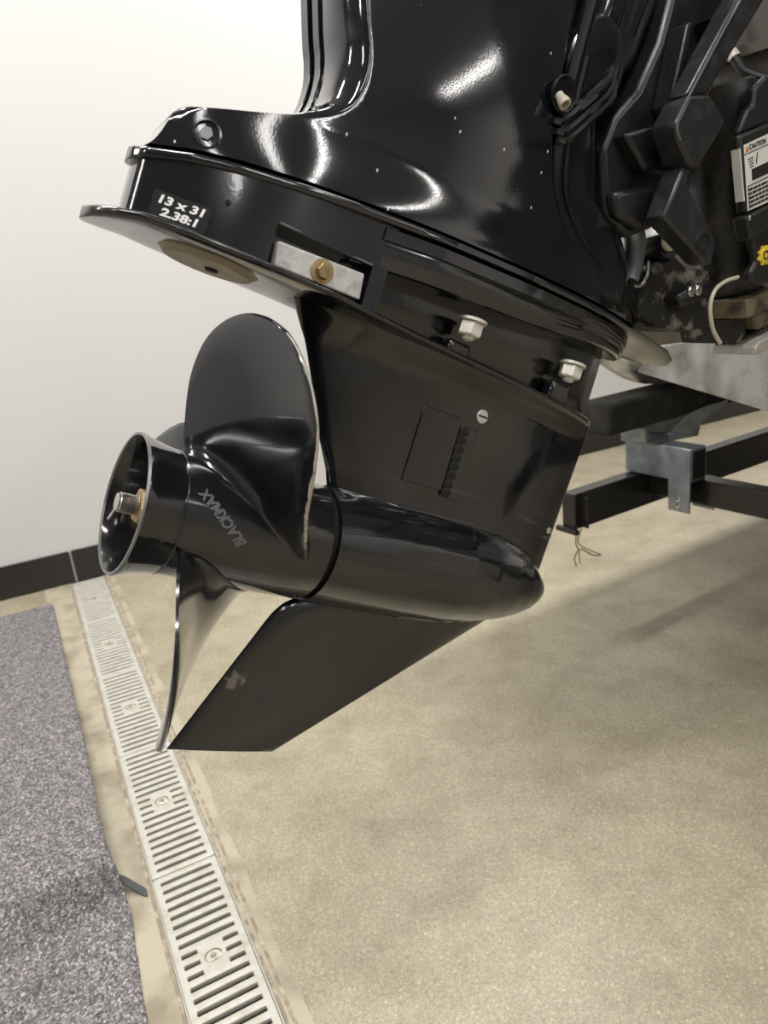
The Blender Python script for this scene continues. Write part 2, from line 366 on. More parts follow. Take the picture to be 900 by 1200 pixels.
# --- gear housing: torpedo, strut and skeg as one casting
RT = [(.187, .0575), (.25, .0585), (.30, .0585), (.36, .0572), (.40, .0535), (.44, .0465), (.47, .038), (.49, .030), (.505, .021), (.515, .013), (.520, .006), (.522, 0)]
def rtorp(x): return lerp(RT, x)
def nose_x(z):
    z = abs(z)
    for (a, r1), (c, r2) in zip(RT[::-1], RT[::-1][1:]):
        if z <= r2: return a + (c-a)*(z-r1)/(r2-r1) if r2 > r1 else a
    return -1
def xa(z):
    if z < -.068: return lerp([(-.222, .099), (-.088, .1615), (-.080, .1655), (-.075, .1685), (-.068, .174)], z)
    if z < -.0585: return lerp([(-.068, .174), (-.065, .177), (-.062, .1815), (-.0585, .187)], z)
    if z < .058: return .187
    return lerp([(.058, .187), (.075, .18), (.10, .165), (.15, .14), (.184, .122), (.2, .110), (.218, .098)], z)
def xf(z):
    c = [nose_x(z)]
    if z < -.03: c.append(lerp([(-.222, .212), (-.045, .452), (-.03, .470)], z))
    if z > .0: c.append(lerp([(0, .500), (.028, .509), (.21, .5195)], z))
    return max(c)
def foil(s, p=2.2): return max(0, 1-abs(2*s**.85-1)**p)**.75
def hgear(x, z):
    a, f_ = xa(z), xf(z); s = min(max((x-a)/(f_-a), 0), 1)
    ht = math.sqrt(max(0, rtorp(x)**2 - z*z)) if .187 <= x <= .522 else 0
    if z >= 0: b_ = (.030 + .016*sm(.19, .214, z)*(1-sm(.1, .2, abs(x-.29)-.1)))*foil(s)*sm(-.0, .03, z)
    else: b_ = (.0045 + .0075*sm(-.15, -.05, z))*foil(s, 3)*sm(0, .03, -z)
    return (ht**3 + b_**3)**(1/3)
zs = [-.222, -.2205, -.217] + [-.21+.01*i for i in range(13)] + [-.085, -.08, -.075, -.0715, -.068, -.065, -.062] + [-.0595+.0595*2*i/44 for i in range(45)] + [.062, .066, .07, .075, .08] + [.09+.01*i for i in range(10)] + [.186, .192, .198, .204, .209, .213, .217]
A = []; Bq = []
NU = 120
for z in zs:
    a, f_ = xa(z), xf(z); ra = []; rb = []
    for i in range(NU+1):
        s = .5 - .5*math.cos(math.pi*i/NU); s = .45*s + .55*i/NU if i not in (0, NU) else s
        s = i/NU if False else s
        x = a + (f_-a)*s; h = hgear(x, z)
        if z <= -.2215: h *= .3
        ra.append((x, -h, z)); rb.append((x, h, z))
    A.append(ra); Bq.append(rb)
GEARM = mat('gear_housing_paint', (.0045, .005, .0075), .13, 0, .7, .05, bump=(300, .035, .0006), rvary=(16, .1, .24))
# bare scrape near the skeg's trailing edge, fixed in the casting's own coordinates
b = GEARM.node_tree.nodes['Principled BSDF']; tc = N(GEARM, 'ShaderNodeTexCoord')
mp = N(GEARM, 'ShaderNodeMapping'); mp.inputs['Location'].default_value = (-.146, 0, .150); mp.inputs['Scale'].default_value = (1, .02, 1)
LK(GEARM, tc.outputs['Object'], mp.inputs[0])
ln = N(GEARM, 'ShaderNodeVectorMath'); ln.operation = 'LENGTH'; LK(GEARM, mp.outputs[0], ln.inputs[0])
nz = N(GEARM, 'ShaderNodeTexNoise'); nz.inputs['Scale'].default_value = 95; nz.inputs['Detail'].default_value = 4; LK(GEARM, tc.outputs['Object'], nz.inputs['Vector'])
ma = N(GEARM, 'ShaderNodeMath'); ma.operation = 'MULTIPLY_ADD'; ma.inputs[1].default_value = .03; LK(GEARM, nz.outputs['Fac'], ma.inputs[0]); LK(GEARM, ln.outputs['Value'], ma.inputs[2])
mr = N(GEARM, 'ShaderNodeMapRange'); mr.inputs[1].default_value = .020; mr.inputs[2].default_value = .024; mr.inputs[3].default_value = 1; mr.inputs[4].default_value = 0; LK(GEARM, ma.outputs[0], mr.inputs[0])
mx = N(GEARM, 'ShaderNodeMix'); mx.data_type = 'RGBA'; mx.inputs['A'].default_value = (.0045, .005, .0075, 1); mx.inputs['B'].default_value = (.13, .105, .095, 1)
LK(GEARM, mr.outputs[0], mx.inputs['Factor']); LK(GEARM, mx.outputs['Result'], b.inputs['Base Color'])
gear = part('gear_housing', two(A, Bq), GEARM, angle=50)

# faint rubbed streaks along the shoulder of the torpedo
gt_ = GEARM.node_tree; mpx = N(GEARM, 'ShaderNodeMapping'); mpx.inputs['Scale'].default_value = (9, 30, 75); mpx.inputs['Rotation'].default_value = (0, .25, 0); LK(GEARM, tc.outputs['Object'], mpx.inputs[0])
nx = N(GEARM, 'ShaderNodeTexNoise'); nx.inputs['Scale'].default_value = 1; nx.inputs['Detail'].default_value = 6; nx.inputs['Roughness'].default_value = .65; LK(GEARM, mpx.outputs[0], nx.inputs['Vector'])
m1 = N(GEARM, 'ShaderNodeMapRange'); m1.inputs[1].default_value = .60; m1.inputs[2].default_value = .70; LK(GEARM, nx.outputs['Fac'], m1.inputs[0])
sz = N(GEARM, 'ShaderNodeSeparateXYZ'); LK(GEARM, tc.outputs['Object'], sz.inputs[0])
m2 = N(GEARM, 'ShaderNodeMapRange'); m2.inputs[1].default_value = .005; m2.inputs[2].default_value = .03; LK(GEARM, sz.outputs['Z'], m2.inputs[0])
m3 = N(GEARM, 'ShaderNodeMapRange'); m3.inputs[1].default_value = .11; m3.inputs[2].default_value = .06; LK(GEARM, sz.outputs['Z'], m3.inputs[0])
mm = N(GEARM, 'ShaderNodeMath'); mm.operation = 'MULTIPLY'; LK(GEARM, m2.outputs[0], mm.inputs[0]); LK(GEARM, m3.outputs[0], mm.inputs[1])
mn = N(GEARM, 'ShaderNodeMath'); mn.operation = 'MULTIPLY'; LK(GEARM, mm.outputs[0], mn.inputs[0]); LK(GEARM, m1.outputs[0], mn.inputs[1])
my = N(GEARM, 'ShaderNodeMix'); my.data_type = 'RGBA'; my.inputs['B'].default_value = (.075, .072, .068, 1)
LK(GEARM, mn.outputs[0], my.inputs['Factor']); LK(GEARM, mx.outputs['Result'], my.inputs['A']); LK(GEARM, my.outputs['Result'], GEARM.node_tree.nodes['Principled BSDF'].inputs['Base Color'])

# --- propeller
HUBO = [(0, .0615), (.0006, .0625), (.003, .0625), (.010, .0603), (.020, .0580), (.029, .0566), (.0335, .0562), (.0343, .0553), (.0358, .0553), (.0366, .0559), (.07, .056), (.10, .057), (.14, .0578), (.178, .058), (.1795, .0575), (.1795, .05)]
HUBI = [(.14, .05), (.14, .046), (.046, .047), (.044, .053), (.03, .0545), (.012, .0578), (.002, .0600)]
hub = part('propeller', revolve(HUBO+HUBI, 96, close=True), PAINT2, label='black three-blade propeller with worn blade edges', angle=30)
PP, X0, RK = .40, .047, .20
TEp = spl([(-6, .050), (-5.5, .06), (-5.2, .09), (-3.5, .121), (1.5, .151), (8.5, .172), (17, .188), (24, .1965), (29, .2005), (33, .2018)], 6)
LEp = spl([(106, .050), (99, .058), (93, .069), (86, .083), (72, .116), (62, .157), (55.5, .181), (48, .1945), (40, .201), (33, .2018)], 6)
TEp = [(p.x, p.y) for p in [Vector((a, b_, 0)) for a, b_, *_ in TEp]]; LEp = [(p.x, p.y) for p in [Vector((a, b_, 0)) for a, b_, *_ in LEp]]
def blade_pt(ph, r_, off):
    x = X0 + PP*R(ph)/(2*math.pi) - RK*(r_-.056); q = R(ph+off); return Vector((x, -r_*math.sin(q), r_*math.cos(q)))
def blade(off):
    nv = len(TEp); nu = 30; F_ = []; K_ = []; W_ = []
    for j in range(nv):
        v_ = j/(nv-1); f1 = []; f2 = []
        for i in range(nu+1):
            s = .5-.5*math.cos(math.pi*i/nu)
            ph = TEp[j][0]*(1-s)+LEp[j][0]*s; r_ = TEp[j][1]*(1-s)+LEp[j][1]*s
            p = blade_pt(ph, r_, off); e = .25
            n = (blade_pt(ph+e, r_, off)-p).cross(blade_pt(ph, r_+.001, off)-p).normalized()
            rad = max(0, (r_-.056)/.144)
            th = (.0042*(1-rad)**1.0 + .0024)*(1-(abs(2*s-1))**6*.75) + .011*math.exp(-max(r_-.055, 0)/.006)*(1-(2*s-1)**4)
            f1.append(p+n*th); f2.append(p-n*th)
            outer = sm(.1, .35, rad)
            W_.append(max(.75*sm(.955, 1.0, s)*outer, .42*sm(.72, .98, s)*outer*.9, .25*sm(.97, 1, v_)))
        F_.append(f1); K_.append(f2)
    v, f = two(F_, K_)
    me = bpy.data.meshes.new('blade'); me.from_pydata([tuple(p) for p in v], [], f)
    a_ = me.attributes.new('wear', 'FLOAT', 'POINT')
    a_.data.foreach_set('value', W_+W_)
    bm = bmesh.new(); bm.from_mesh(me); bmesh.ops.recalc_face_normals(bm, faces=bm.faces); bm.to_mesh(me); bm.free()
    finish(me, BLADE, True, 60)
    o = bpy.data.objects.new('blade', me); COL.objects.link(o); o.parent = hub; return o
for off in (0, 120, 240): blade(off)
part('rim_edge', revolve([(-.0006, .0602), (-.0006, .0622), (.0012, .0628), (.0012, .0598)], 96, close=True), GREYR, hub, label='rim rubbed to bare grey')
part('inner_hub', revolve([(.030, .012), (.030, .026), (.036, .029), (.137, .034), (.137, .012)], 48), SATIN, hub)
for k in range(3):
    q = R(40+120*k); c, s_ = math.cos(q), math.sin(q)
    v, f = box(.05, .135, .026, .0475, -.003, .003)
    part('spoke', ([(x, y*c-z*s_, y*s_+z*c) for x, y, z in v], f), SATIN, hub, smooth=False)
part('propeller_nut', join(hexnut((.012, 0, 0), (1, 0, 0), .0165, .013)), BRASS, hub, angle=25, label='brass propeller nut')
part('thrust_washer', revolve([(.025, .010), (.025, .019), (.0305, .021), (.0305, .010)], 32), BRASS, hub)
th = [(-.006, .0045), (-.0055, .0078)]
for k in range(10): th += [(-.004+.0018*k, .0078), (-.004+.0018*k+.0006, .0088), (-.004+.0018*k+.0012, .0088), (-.004+.0018*k+.0016, .0078)]
part('propeller_shaft', revolve(th+[(.05, .0078)], 28), STEEL, hub, angle=20, label='bright threaded shaft end')
part('gap_ring', revolve([(.1805, .02), (.1805, .052), (.1868, .052), (.1868, .02)], 64), DARK)  # black ring put in for the dark gap between hub and gear housing

# --- lettering helper: built-in font turned to a mesh, then mapped point by point
def text_mesh(name, body, size, fn, m, parent, bold=.0, sx=1.0, extrude=0, spacing=1.0, shear=0):
    cu = bpy.data.curves.new(name, 'FONT'); cu.body = body; cu.size = size; cu.align_x = 'CENTER'; cu.align_y = 'CENTER'; cu.offset = bold; cu.shear = shear
    cu.resolution_u = 4; cu.space_character = spacing
    tmp = bpy.data.objects.new(name, cu); COL.objects.link(tmp)
    me = bpy.data.meshes.new_from_object(tmp.evaluated_get(bpy.context.evaluated_depsgraph_get()))
    bpy.data.objects.remove(tmp)
    bm = bmesh.new(); bm.from_mesh(me)
    bmesh.ops.triangulate(bm, faces=bm.faces)
    bmesh.ops.remove_doubles(bm, verts=bm.verts, dist=1e-6)
    if fn.__name__ == 'curved':
        bmesh.ops.subdivide_edges(bm, edges=[e for e in bm.edges if e.calc_length() > .003], cuts=2, use_grid_fill=True)
    for v_ in bm.verts: v_.co = fn(v_.co.x*sx, v_.co.y)
    bm.to_mesh(me); bm.free(); me.materials.clear(); me.materials.append(m); me.name = name
    o = bpy.data.objects.new(name, me); COL.objects.link(o); o.parent = parent; return o
# the name on the hub runs up and aft around the barrel
def curved(a, b_):
    # reading direction: from (x .0895, 96 deg) to (x .0467, 57 deg); letter tops point aft and down
    Rr = .0578; du = Vector((-.0428, -R(39.2)*Rr)).normalized(); dv = Vector((-du.y, du.x))
    dv = dv if dv.x < 0 else -dv
    c0 = Vector((.0700, R(77.5)*Rr)); p = c0 + du*a + dv*b_
    q = p.y/Rr; rr = lerp([(.04, .0559), (.054, .0560), (.07, .0562), (.10, .0572), (.14, .058)], p.x) + .0004
    return Vector((p.x, -rr*math.sin(q), rr*math.cos(q)))
text_mesh('lettering', 'BLACKMAX', .0130, curved, GREYP, hub, bold=.0006, sx=.86, shear=.2)

# --- anti-cavitation plate, its round trim tab, and the long narrow ledge forward
PW = [(-.089, .0), (-.087, .014), (-.082, .026), (-.072, .038), (-.055, .047), (-.03, .053), (0, .0565), (.06, .061), (.11, .0615), (.16, .059), (.25, .054), (.36, .049), (.42, .043), (.46, .034), (.49, .022), (.508, .010), (.515, 0)]
def slab(wf, zb, zt, x0, x1, nu=70, ny=14, edge=.25):
    A = []; Bq = []
    for i in range(nu+1):
        s = .5-.5*math.cos(math.pi*i/nu); x = x0+(x1-x0)*s; w_ = lerp(wf, x); ra = []; rb = []
        for j in range(ny+1):
            q = math.sin(math.pi*(j/ny-.5)); y = w_*q; e = max(0, 1-abs(q)**7)**.5; c = (zb(x, y)+zt(x, y))/2; h = (zt(x, y)-zb(x, y))/2
            h *= edge+(1-edge)*e
            ra.append((x, y, c-h)); rb.append((x, y, c+h))
        A.append(ra); Bq.append(rb)
    return two(A, Bq)
PB = [(-.089, .2105), (-.075, .2135), (-.05, .217), (.10, .2175), (.2, .2135), (.4, .210), (.51, .2085)]
part('cavitation_plate', slab(PW, lambda x, y: lerp(PB, x), lambda x, y: lerp(PB, x)+.009, -.089, .515), PAINT2, angle=60)
v, f = revolve([(0, .036), (.004, .040), (.006, .0445), (.010, .0445)], 48, Vector((0, 0, 1)))
part('trim_tab', ([Vector((x*1.06+.016, y*.86, .2125+z)) for x, y, z in v], f), TRIM, label='dull tan round trim tab')
part('trim_tab_bolt', hexnut((.02, 0, .2105), (0, 0, 1), .006, .003), DARK)

# --- upper gear case wall with the anode pocket
ZC = [(-.064, .272), (-.03, .280), (0, .285), (.06, .292), (.1, .296), (.18, .304), (.3, .313), (.4, .320), (.52, .328)]
UWL = [(-.0625, .004), (-.061, .015), (-.055, .0205), (-.03, .0335), (0, .0435), (.045, .0545), (.09, .0595), (.15, .0605)]
UWL = [(p.x, p.y) for p in spl(UWL, 8)]
xs = sorted(set([-.0625, -.0622, -.061, -.058, -.055] + [-.05+.01*i for i in range(10)] + [.0455, .0465, .0475, .1345, .1355, .1365, .146, .150, .152] + [.05+.007*i for i in range(12)]))
zf = [0, .05, .1, .15, .2, .25, .3, .4, .45, .5, .55, .58, .6, .7, .8, .9, 1]
A = []; Bq = []
for x in xs:
    ra = []; rb = []
    zb_, zt_ = .221, lerp(ZC, x)-.004
    zl = sorted([zb_, zt_, .2222, .2228, .2565, .2572] + [zb_+(zt_-zb_)*k/9 for k in range(1, 9)])
    for z in zl:
        w_ = lerp(UWL, x); 
        rec = .020 if (.0464 < x < .1356 and .2225 < z < .2568) else 0
        ra.append((x, -(w_-rec), z)); rb.append((x, w_-rec, z))
    A.append(ra); Bq.append(rb)
part('gear_case_wall', two(A, Bq), PAINT, angle=25)
for s_ in (-1, 1): part('pocket_glint', tube([(.047, s_*.0555, .2578), (.136, s_*.0603, .2578)], .0011, 8, 1), GREYP)  # thin grey bar stands in for the lit bevel above the anode slot
part('web', slab([(.14, .03), (.2, .031), (.40, .028), (.47, .02), (.505, .0)], lambda x, y: .212, lambda x, y: lerp(ZC, x)-.008, .14, .505, 40), PAINT2, angle=50)
for s_ in (-1, 1):
    an = part('anode', prism([(.0505, .2232), (.1335, .2258), (.1312, .2482), (.0482, .2432)], s_*.040, s_*.0605), ZINC, label='pitted silver zinc anode block', bevel=.0015, smooth=False)
    part('anode_bolt', join(revolve([(0, .0105), (.0016, .0105), (.0018, .008)], 24, Vector((0, s_, 0)), Vector((.0915, s_*.0605, .2345))), hexnut((.0915, s_*.062, .2345), (0, s_, 0), .0068, .005)), BRASS, an, angle=25, label='brass anode bolt')
# decal plate and lettering on the aft wall
pa = Vector((-.0487, -(lerp(UWL, -.0487)+.0026), .2375)); pb = Vector((-.0040, -(lerp(UWL, -.004)+.0026), .2375))
ex = (pb-pa).normalized(); ez = Vector((0, 0, 1)); en = ex.cross(ez)
pc = (pa+pb)/2
def on_decal(a, b_, off=.0): return pc + ex*a + ez*b_ + en*off
rr = []
for cx_, cy_, a0 in ((.0195, .0075, 0), (-.0195, .0075, 90), (-.0195, -.0075, 180), (.0195, -.0075, 270)):
    for k in range(5): q = R(a0+22.5*k); rr.append((cx_+.003*math.cos(q), cy_+.003*math.sin(q)))
n = len(rr); vv = [on_decal(a, b_, 0) for a, b_ in rr]+[on_decal(a, b_, -.006) for a, b_ in rr]
dec = part('decal', (vv, [tuple(range(n)), tuple(range(2*n-1, n-1, -1))]+[(i, (i+1) % n, n+(i+1) % n, n+i) for i in range(n)]), DECALB, smooth=False, label='black gear ratio sticker with white figures')
def d1(a, b_): return on_decal(a, b_+.0042, .0004)
def d2(a, b_): return on_decal(a+.001, b_-.0048, .0004)
text_mesh('lettering', '13 x 31', .0088, d1, WHITE, dec, bold=.00035, sx=1.42, shear=.15)
text_mesh('lettering', '2.38:1', .0086, d2, WHITE, dec, bold=.00035, sx=1.42, shear=.15)
part('vent_hole', revolve([(0, .0022), (.001, .0022)], 14, Vector((0, -1, 0)), Vector((.005, -.0455, .257))), DARK)

# --- flanges where the gear case bolts to the drive shaft housing
zc = lambda x: lerp(ZC, x)
FW = [(-.068, 0), (-.0665, .012), (-.06, .0225), (-.03, .037), (0, .047), (.06, .0605), (.1, .0655), (.2, .070), (.32, .070), (.40, .064), (.45, .055), (.49, .042), (.52, .026), (.536, 0)]
part('split_flange', slab(FW, lambda x, y: zc(x)-.006, lambda x, y: zc(x)+.004, -.068, .536, 90, edge=.5), PAINT, angle=60)
FW2 = [(.118, .050), (.138, .0600), (.2, .066), (.32, .066), (.40, .060), (.45, .051), (.49, .037), (.515, .02), (.526, 0)]
part('gear_case_flange', slab(FW2, lambda x, y: zc(x)-.044+.012*sm(.3, .5, x), lambda x, y: zc(x)-.0055, .118, .526, 70, edge=.86), PAINT, angle=60)
part('flange_band', slab([(a, max(0, b_+.0022)) for a, b_ in FW2], lambda x, y: zc(x)-.020, lambda x, y: zc(x)-.0055, .1385, .5265, 70, edge=.7), PAINT, angle=60)
part('splash_plate', slab([(.36, .050), (.42, .060), (.50, .062), (.55, .055), (.585, .037), (.603, .018), (.609, 0)], lambda x, y: .3165, lambda x, y: .3215, .36, .609, 40), PAINT2, angle=60)
for i, (x, y, z) in enumerate([(.262, -.054, .2415), (.412, -.050, .2465), (.262, .054, .2415), (.412, .050, .2465)]):
    nb = part('flange_nut', join(hexnut((x, y, z-.004), (0, 0, 1), .0125, .014)), NUTW, angle=25, label='whitish plated flange nut')
    part('washer', revolve([(.010, .008), (.010, .0145), (.0128, .0145), (.0128, .008)], 24, Vector((0, 0, 1)), Vector((x, y, z))), NUTW, nb)
    part('stud_end', revolve([(z-.0085, .004), (z-.007, .0062), (z-.003, .0066)], 16, Vector((0, 0, 1)), Vector((x, y, 0))), NUTW, nb)
    part('stud_boss', box(x-.015, x+.013, min(y*.55, y*.9), max(y*.55, y*.9), .216, z-.010), PAINT2, bevel=.004)

# --- water intake and drain screw on the strut
def ys(x, z): return -hgear(x, z)
def patch(x0, x1, z0, z1, th, sk=0, nx=10, nz_=10):
    A = []; Bq = []
    for j in range(nz_+1):
        z = z0+(z1-z0)*j/nz_; A.append([(x0+sk*(z-z0)+(x1-x0)*i/nx, ys(x0+sk*(z-z0)+(x1-x0)*i/nx, z)-th, z) for i in range(nx+1)]); Bq.append([(x0+sk*(z-z0)+(x1-x0)*i/nx, ys(x0+sk*(z-z0)+(x1-x0)*i/nx, z)+.004, z) for i in range(nx+1)])
    return two(A, Bq)
part('intake_panel', patch(.252, .302, .085, .163, .0016, 0), GEARM, bevel=.0008, angle=30)
ip = part('intake_grille', patch(.303, .327, .079, .157, .0018, 0), GEARM, bevel=.0008, angle=30)
for k in range(8):
    z = .151-.0095*k; x = .304
    y = ys(x, z)-.0003
    A = revolve([(0, .0001), (.0015, .0044), (.0024, .0044), (.0026, .0038)], 16, Vector((0, -1, 0)), Vector((x+.002, y, z)))
    A = ([Vector((p.x+(.004 if p.x > x+.002 else 0), p.y, p.z)) for p in A[0]], A[1])
    part('intake_slot', A, DARK, ip)
x, z = .327, .1725; y = ys(x, z)
scw = part('drain_screw', revolve([(-.002, .0075), (.0016, .0075), (.0022, .0066)], 24, Vector((0, -1, 0)), Vector((x, y, z))), ZINC, angle=30, label='slotted silver drain screw')
part('screw_slot', box(x-.0062, x+.0062, y-.0026, y-.0016, z-.0009, z+.0009), DARK, scw, smooth=False)
part('level_screw', revolve([(-.002, .004), (.0012, .004), (.0016, .003)], 16, Vector((0, -1, 0)), Vector((.496, ys(.496, .075)-.0005, .075))), STEEL)

# --- drive shaft housing with its aft toe
Ae = spl([(-.060, .279), (-.0575, .286), (-.0515, .3035), (-.0492, .3105), (-.0478, .3137), (-.0462, .3150), (-.043, .3160), (-.02, .3240), (.01, .3345), (.034, .3440), (.050, .3545), (.0625, .3660), (.0705, .382), (.0725, .405), (.068, .425), (.059, .447), (.03, .53), (-.015, .67), (-.05, .80)], 5)
Be = [(.525, .331), (.522, .333), (.51, .336), (.49, .3425), (.47, .3485), (.44, .353), (.41, .356), (.38, .361), (.35, .369), (.325, .383), (.307, .402), (.294, .428), (.286, .46), (.281, .51), (.277, .58), (.274, .68), (.27, .80)]
Be = spl(Be, 5)
nrow = 80
def samp(P, s):
    L_ = [0]
    for a, b_ in zip(P, P[1:]): L_.append(L_[-1]+(b_-a).length)
    d_ = s*L_[-1]
    for i in range(len(P)-1):
        if d_ <= L_[i+1] or i == len(P)-2:
            t = (d_-L_[i])/(L_[i+1]-L_[i]); return P[i].lerp(P[i+1], min(max(t, 0), 1))
HW = [(-.06, .012), (-.057, .0215), (-.03, .0355), (0, .0455), (.05, .0575), (.10, .0635), (.16, .0675), (.24, .069), (.32, .068), (.40, .062), (.46, .050), (.50, .036), (.525, .020)]
HW = [(p.x, p.y) for p in spl(HW, 10)]
# rows pair points of the aft outline with points of the front outline by parameter
A = []; Bq = []
for j in range(nrow+1):
    s = j/nrow; a = samp(Ae, s); b_ = samp(Be, s); ra = []; rb = []
    for i in range(61):
        q = i/60; q2 = .5-.5*math.cos(math.pi*q); q2 = .4*q2+.6*q
        x = a.x+(b_.x-a.x)*q2; z = a.y+(b_.y-a.y)*q2
        if j < 6:                                   # keep the lowest rows on the curved split line
            z += (zc(x)+.0055 - z)*(1-s*nrow/6)**1
        h = lerp(HW, x)
        zz = z - zc(x); h *= (1-.25*sm(.10, .34, zz))*(1-.15*sm(.0, .055, zz)*(1-.55*sm(.06, .26, x)))
        de = (Vector((x, z))-a).length
        leg = sm(.345, .385, a.y)
        h -= leg*.012*(1-sm(0, .014, de))
        h -= .006*(1-sm(0, .004, de))
        h -= .004*(1-sm(0, .005, (Vector((x, z))-b_).length))*sm(.34, .37, z)
        ra.append((x, -h, z)); rb.append((x, h, z))
    A.append(ra); Bq.append(rb)
HOUS = mat('housing_paint', (.0045, .005, .0085), .10, 0, 1, .03, bump=(520, .05, .0006))
b = HOUS.node_tree.nodes['Principled BSDF']; tc = N(HOUS, 'ShaderNodeTexCoord')
vo = N(HOUS, 'ShaderNodeTexVoronoi'); vo.inputs['Scale'].default_value = 120; mp = N(HOUS, 'ShaderNodeMapping'); mp.inputs['Scale'].default_value = (1, .3, .55)
LK(HOUS, tc.outputs['Object'], mp.inputs[0]); LK(HOUS, mp.outputs[0], vo.inputs['Vector'])
sx_ = N(HOUS, 'ShaderNodeSeparateColor'); LK(HOUS, vo.outputs['Color'], sx_.inputs[0])
g1 = N(HOUS, 'ShaderNodeMath'); g1.operation = 'GREATER_THAN'; g1.inputs[1].default_value = .88; LK(HOUS, sx_.outputs[0], g1.inputs[0])
g2 = N(HOUS, 'ShaderNodeMath'); g2.operation = 'LESS_THAN'; g2.inputs[1].default_value = .11; LK(HOUS, vo.outputs['Distance'], g2.inputs[0])
g3 = N(HOUS, 'ShaderNodeMath'); g3.operation = 'MULTIPLY'; LK(HOUS, g1.outputs[0], g3.inputs[0]); LK(HOUS, g2.outputs[0], g3.inputs[1])
mx = N(HOUS, 'ShaderNodeMix'); mx.data_type = 'RGBA'; mx.inputs['A'].default_value = (.0045, .005, .0085, 1); mx.inputs['B'].default_value = (.55, .55, .52, 1)
LK(HOUS, g3.outputs[0], mx.inputs['Factor']); LK(HOUS, mx.outputs['Result'], b.inputs['Base Color'])
dsh = part('driveshaft_housing', two(A, Bq), HOUS, angle=40)
# stepped trim strips running up the port half of the leg's flat aft face
for y0, y1, t_ in ((.010, .022, .0022), (.026, .040, .0045)):
    A = []; Bq = []
    for p in Ae[52:]:
        n_ = Vector((-.93, -.36))
        A.append([(p.x+n_.x*t_, y, p.y+n_.y*t_) for y in (y0, y1)]); Bq.append([(p.x+.003, y, p.y+.001) for y in (y0, y1)])
    part('aft_strip', two(A, Bq), PAINT, angle=25, bevel=.0008)
part('toe_ridge', prism([(-.005, .324), (.022, .3345), (.021, .338), (-.004, .328)], -.016, .016), PAINT, bevel=.001)
for s_ in (-1, 1):
    tbx, tbz = -.0225, .3005; hy = s_*(lerp(HW, tbx)*(1-.15*sm(0, .055, tbz-zc(tbx)))+.0006)
    tp = part('toe_bolt_pocket', revolve([(-.003, .0115), (.0006, .0115), (.0010, .0098), (-.0015, .0092)], 28, Vector((-.42*1, s_, 0)), Vector((tbx, hy, tbz))), PAINT2, angle=30)
    part('toe_bolt', hexnut((tbx, hy-s_*.001, tbz), (-.42, s_, 0), .0055, .003), GALV, tp, angle=25, label='small steel hex bolt')

# --- front of the housing: recessed lower mount cover, rubber bezel, boss and tell-tale nozzle
Fs = [(.338, .478), (.356, .480), (.373, .482), (.408, .457), (.416, .412), (.429, .397), (.47, .380), (.499, .366), (.53, .372), (.581, .399), (.656, .407), (.80, .42)]
A = []; Bq = []
for j in range(60):
    z = .338+.462*j/59; x1 = lerp(Fs, z); x0 = .255 if z > .42 else lerp([(.338, .36), (.36, .34), (.42, .255)], z); ra = []; rb = []
    for i in range(31):
        s = i/30; x = x0+(x1-x0)*s; h = .060-.012*sm(.34, .6, z)
        h -= .020*(1-sm(.0, .03, z-.338))*0
        h *= (1-max(0, (s-.62)/.38)**2.2)**.5
        h += .004*math.exp(-((s-.45)/.05)**2)*sm(.54, .6, z)-.004*math.exp(-((s-.62)/.06)**2)*sm(.54, .6, z)
        ra.append((x, -h, z)); rb.append((x, h, z))
    A.append(ra); Bq.append(rb)
part('lower_mount_cover', two(A, Bq), PAINT2, angle=40)
bez = [(.280, .80), (.280, .60), (.282, .52), (.287, .46), (.300, .409), (.315, .388), (.340, .3715), (.376, .3605), (.42, .3555), (.475, .3495), (.505, .340)]
def hb(x): return lerp(HW, x)
for s_ in (-1, 1):
    part('rubber_bezel', tube([(x+.006, s_*(hb(x)-.009), z+.003) for x, z in bez], .0068, 10, 5), RUBBER)
    part('rubber_bezel', tube([(x+.0175, s_*(hb(x)-.011), z+.0105) for x, z in bez[2:-1]], .0055, 10, 5), RUBBER)
# round boss whose lower rim catches the light
c = Vector((.318, -.046, .532))
v, f = revolve([(-.02, .046), (.008, .046), (.0115, .043), (.0135, .034), (.0145, .018), (.0148, .001)], 40, Vector((.08, -1, -.1)), c)
part('mount_boss', ([Vector((c.x+(p.x-c.x)*.86, p.y, c.z+(p.z-c.z)*1.05)) for p in v], f), PAINT2, angle=35)
rid = [(.284, -.068, .449), (.297, -.067, .455), (.318, -.066, .485), (.336, -.064, .512), (.342, -.060, .531), (.340, -.056, .545)]
for dx, dz in ((0, 0), (.005, -.006), (-.007, .007)):
    part('boss_ridge', tube([(x+dx, y+.003, z+dz) for x, y, z in rid], lambda t: .0032+.002*math.sin(math.pi*t), 8, 5), PAINT)
nzl = part('tell_tale_nozzle', revolve([(-.004, .0042), (.0, .0042), (.004, .0056), (.0085, .0060), (.0095, .0058), (.0095, .0040), (.002, .0038), (.002, .001)], 24, Vector((.30, -.55, -.62)), Vector((.2725, -.073, .4735))), NOZ, label='ivory water nozzle')
part('nozzle_socket', revolve([(0, .015), (.004, .017), (.0055, .0155), (.003, .013)], 28, Vector((.1, -1, -.1)), Vector((.279, -.064, .482))), RUBBER)

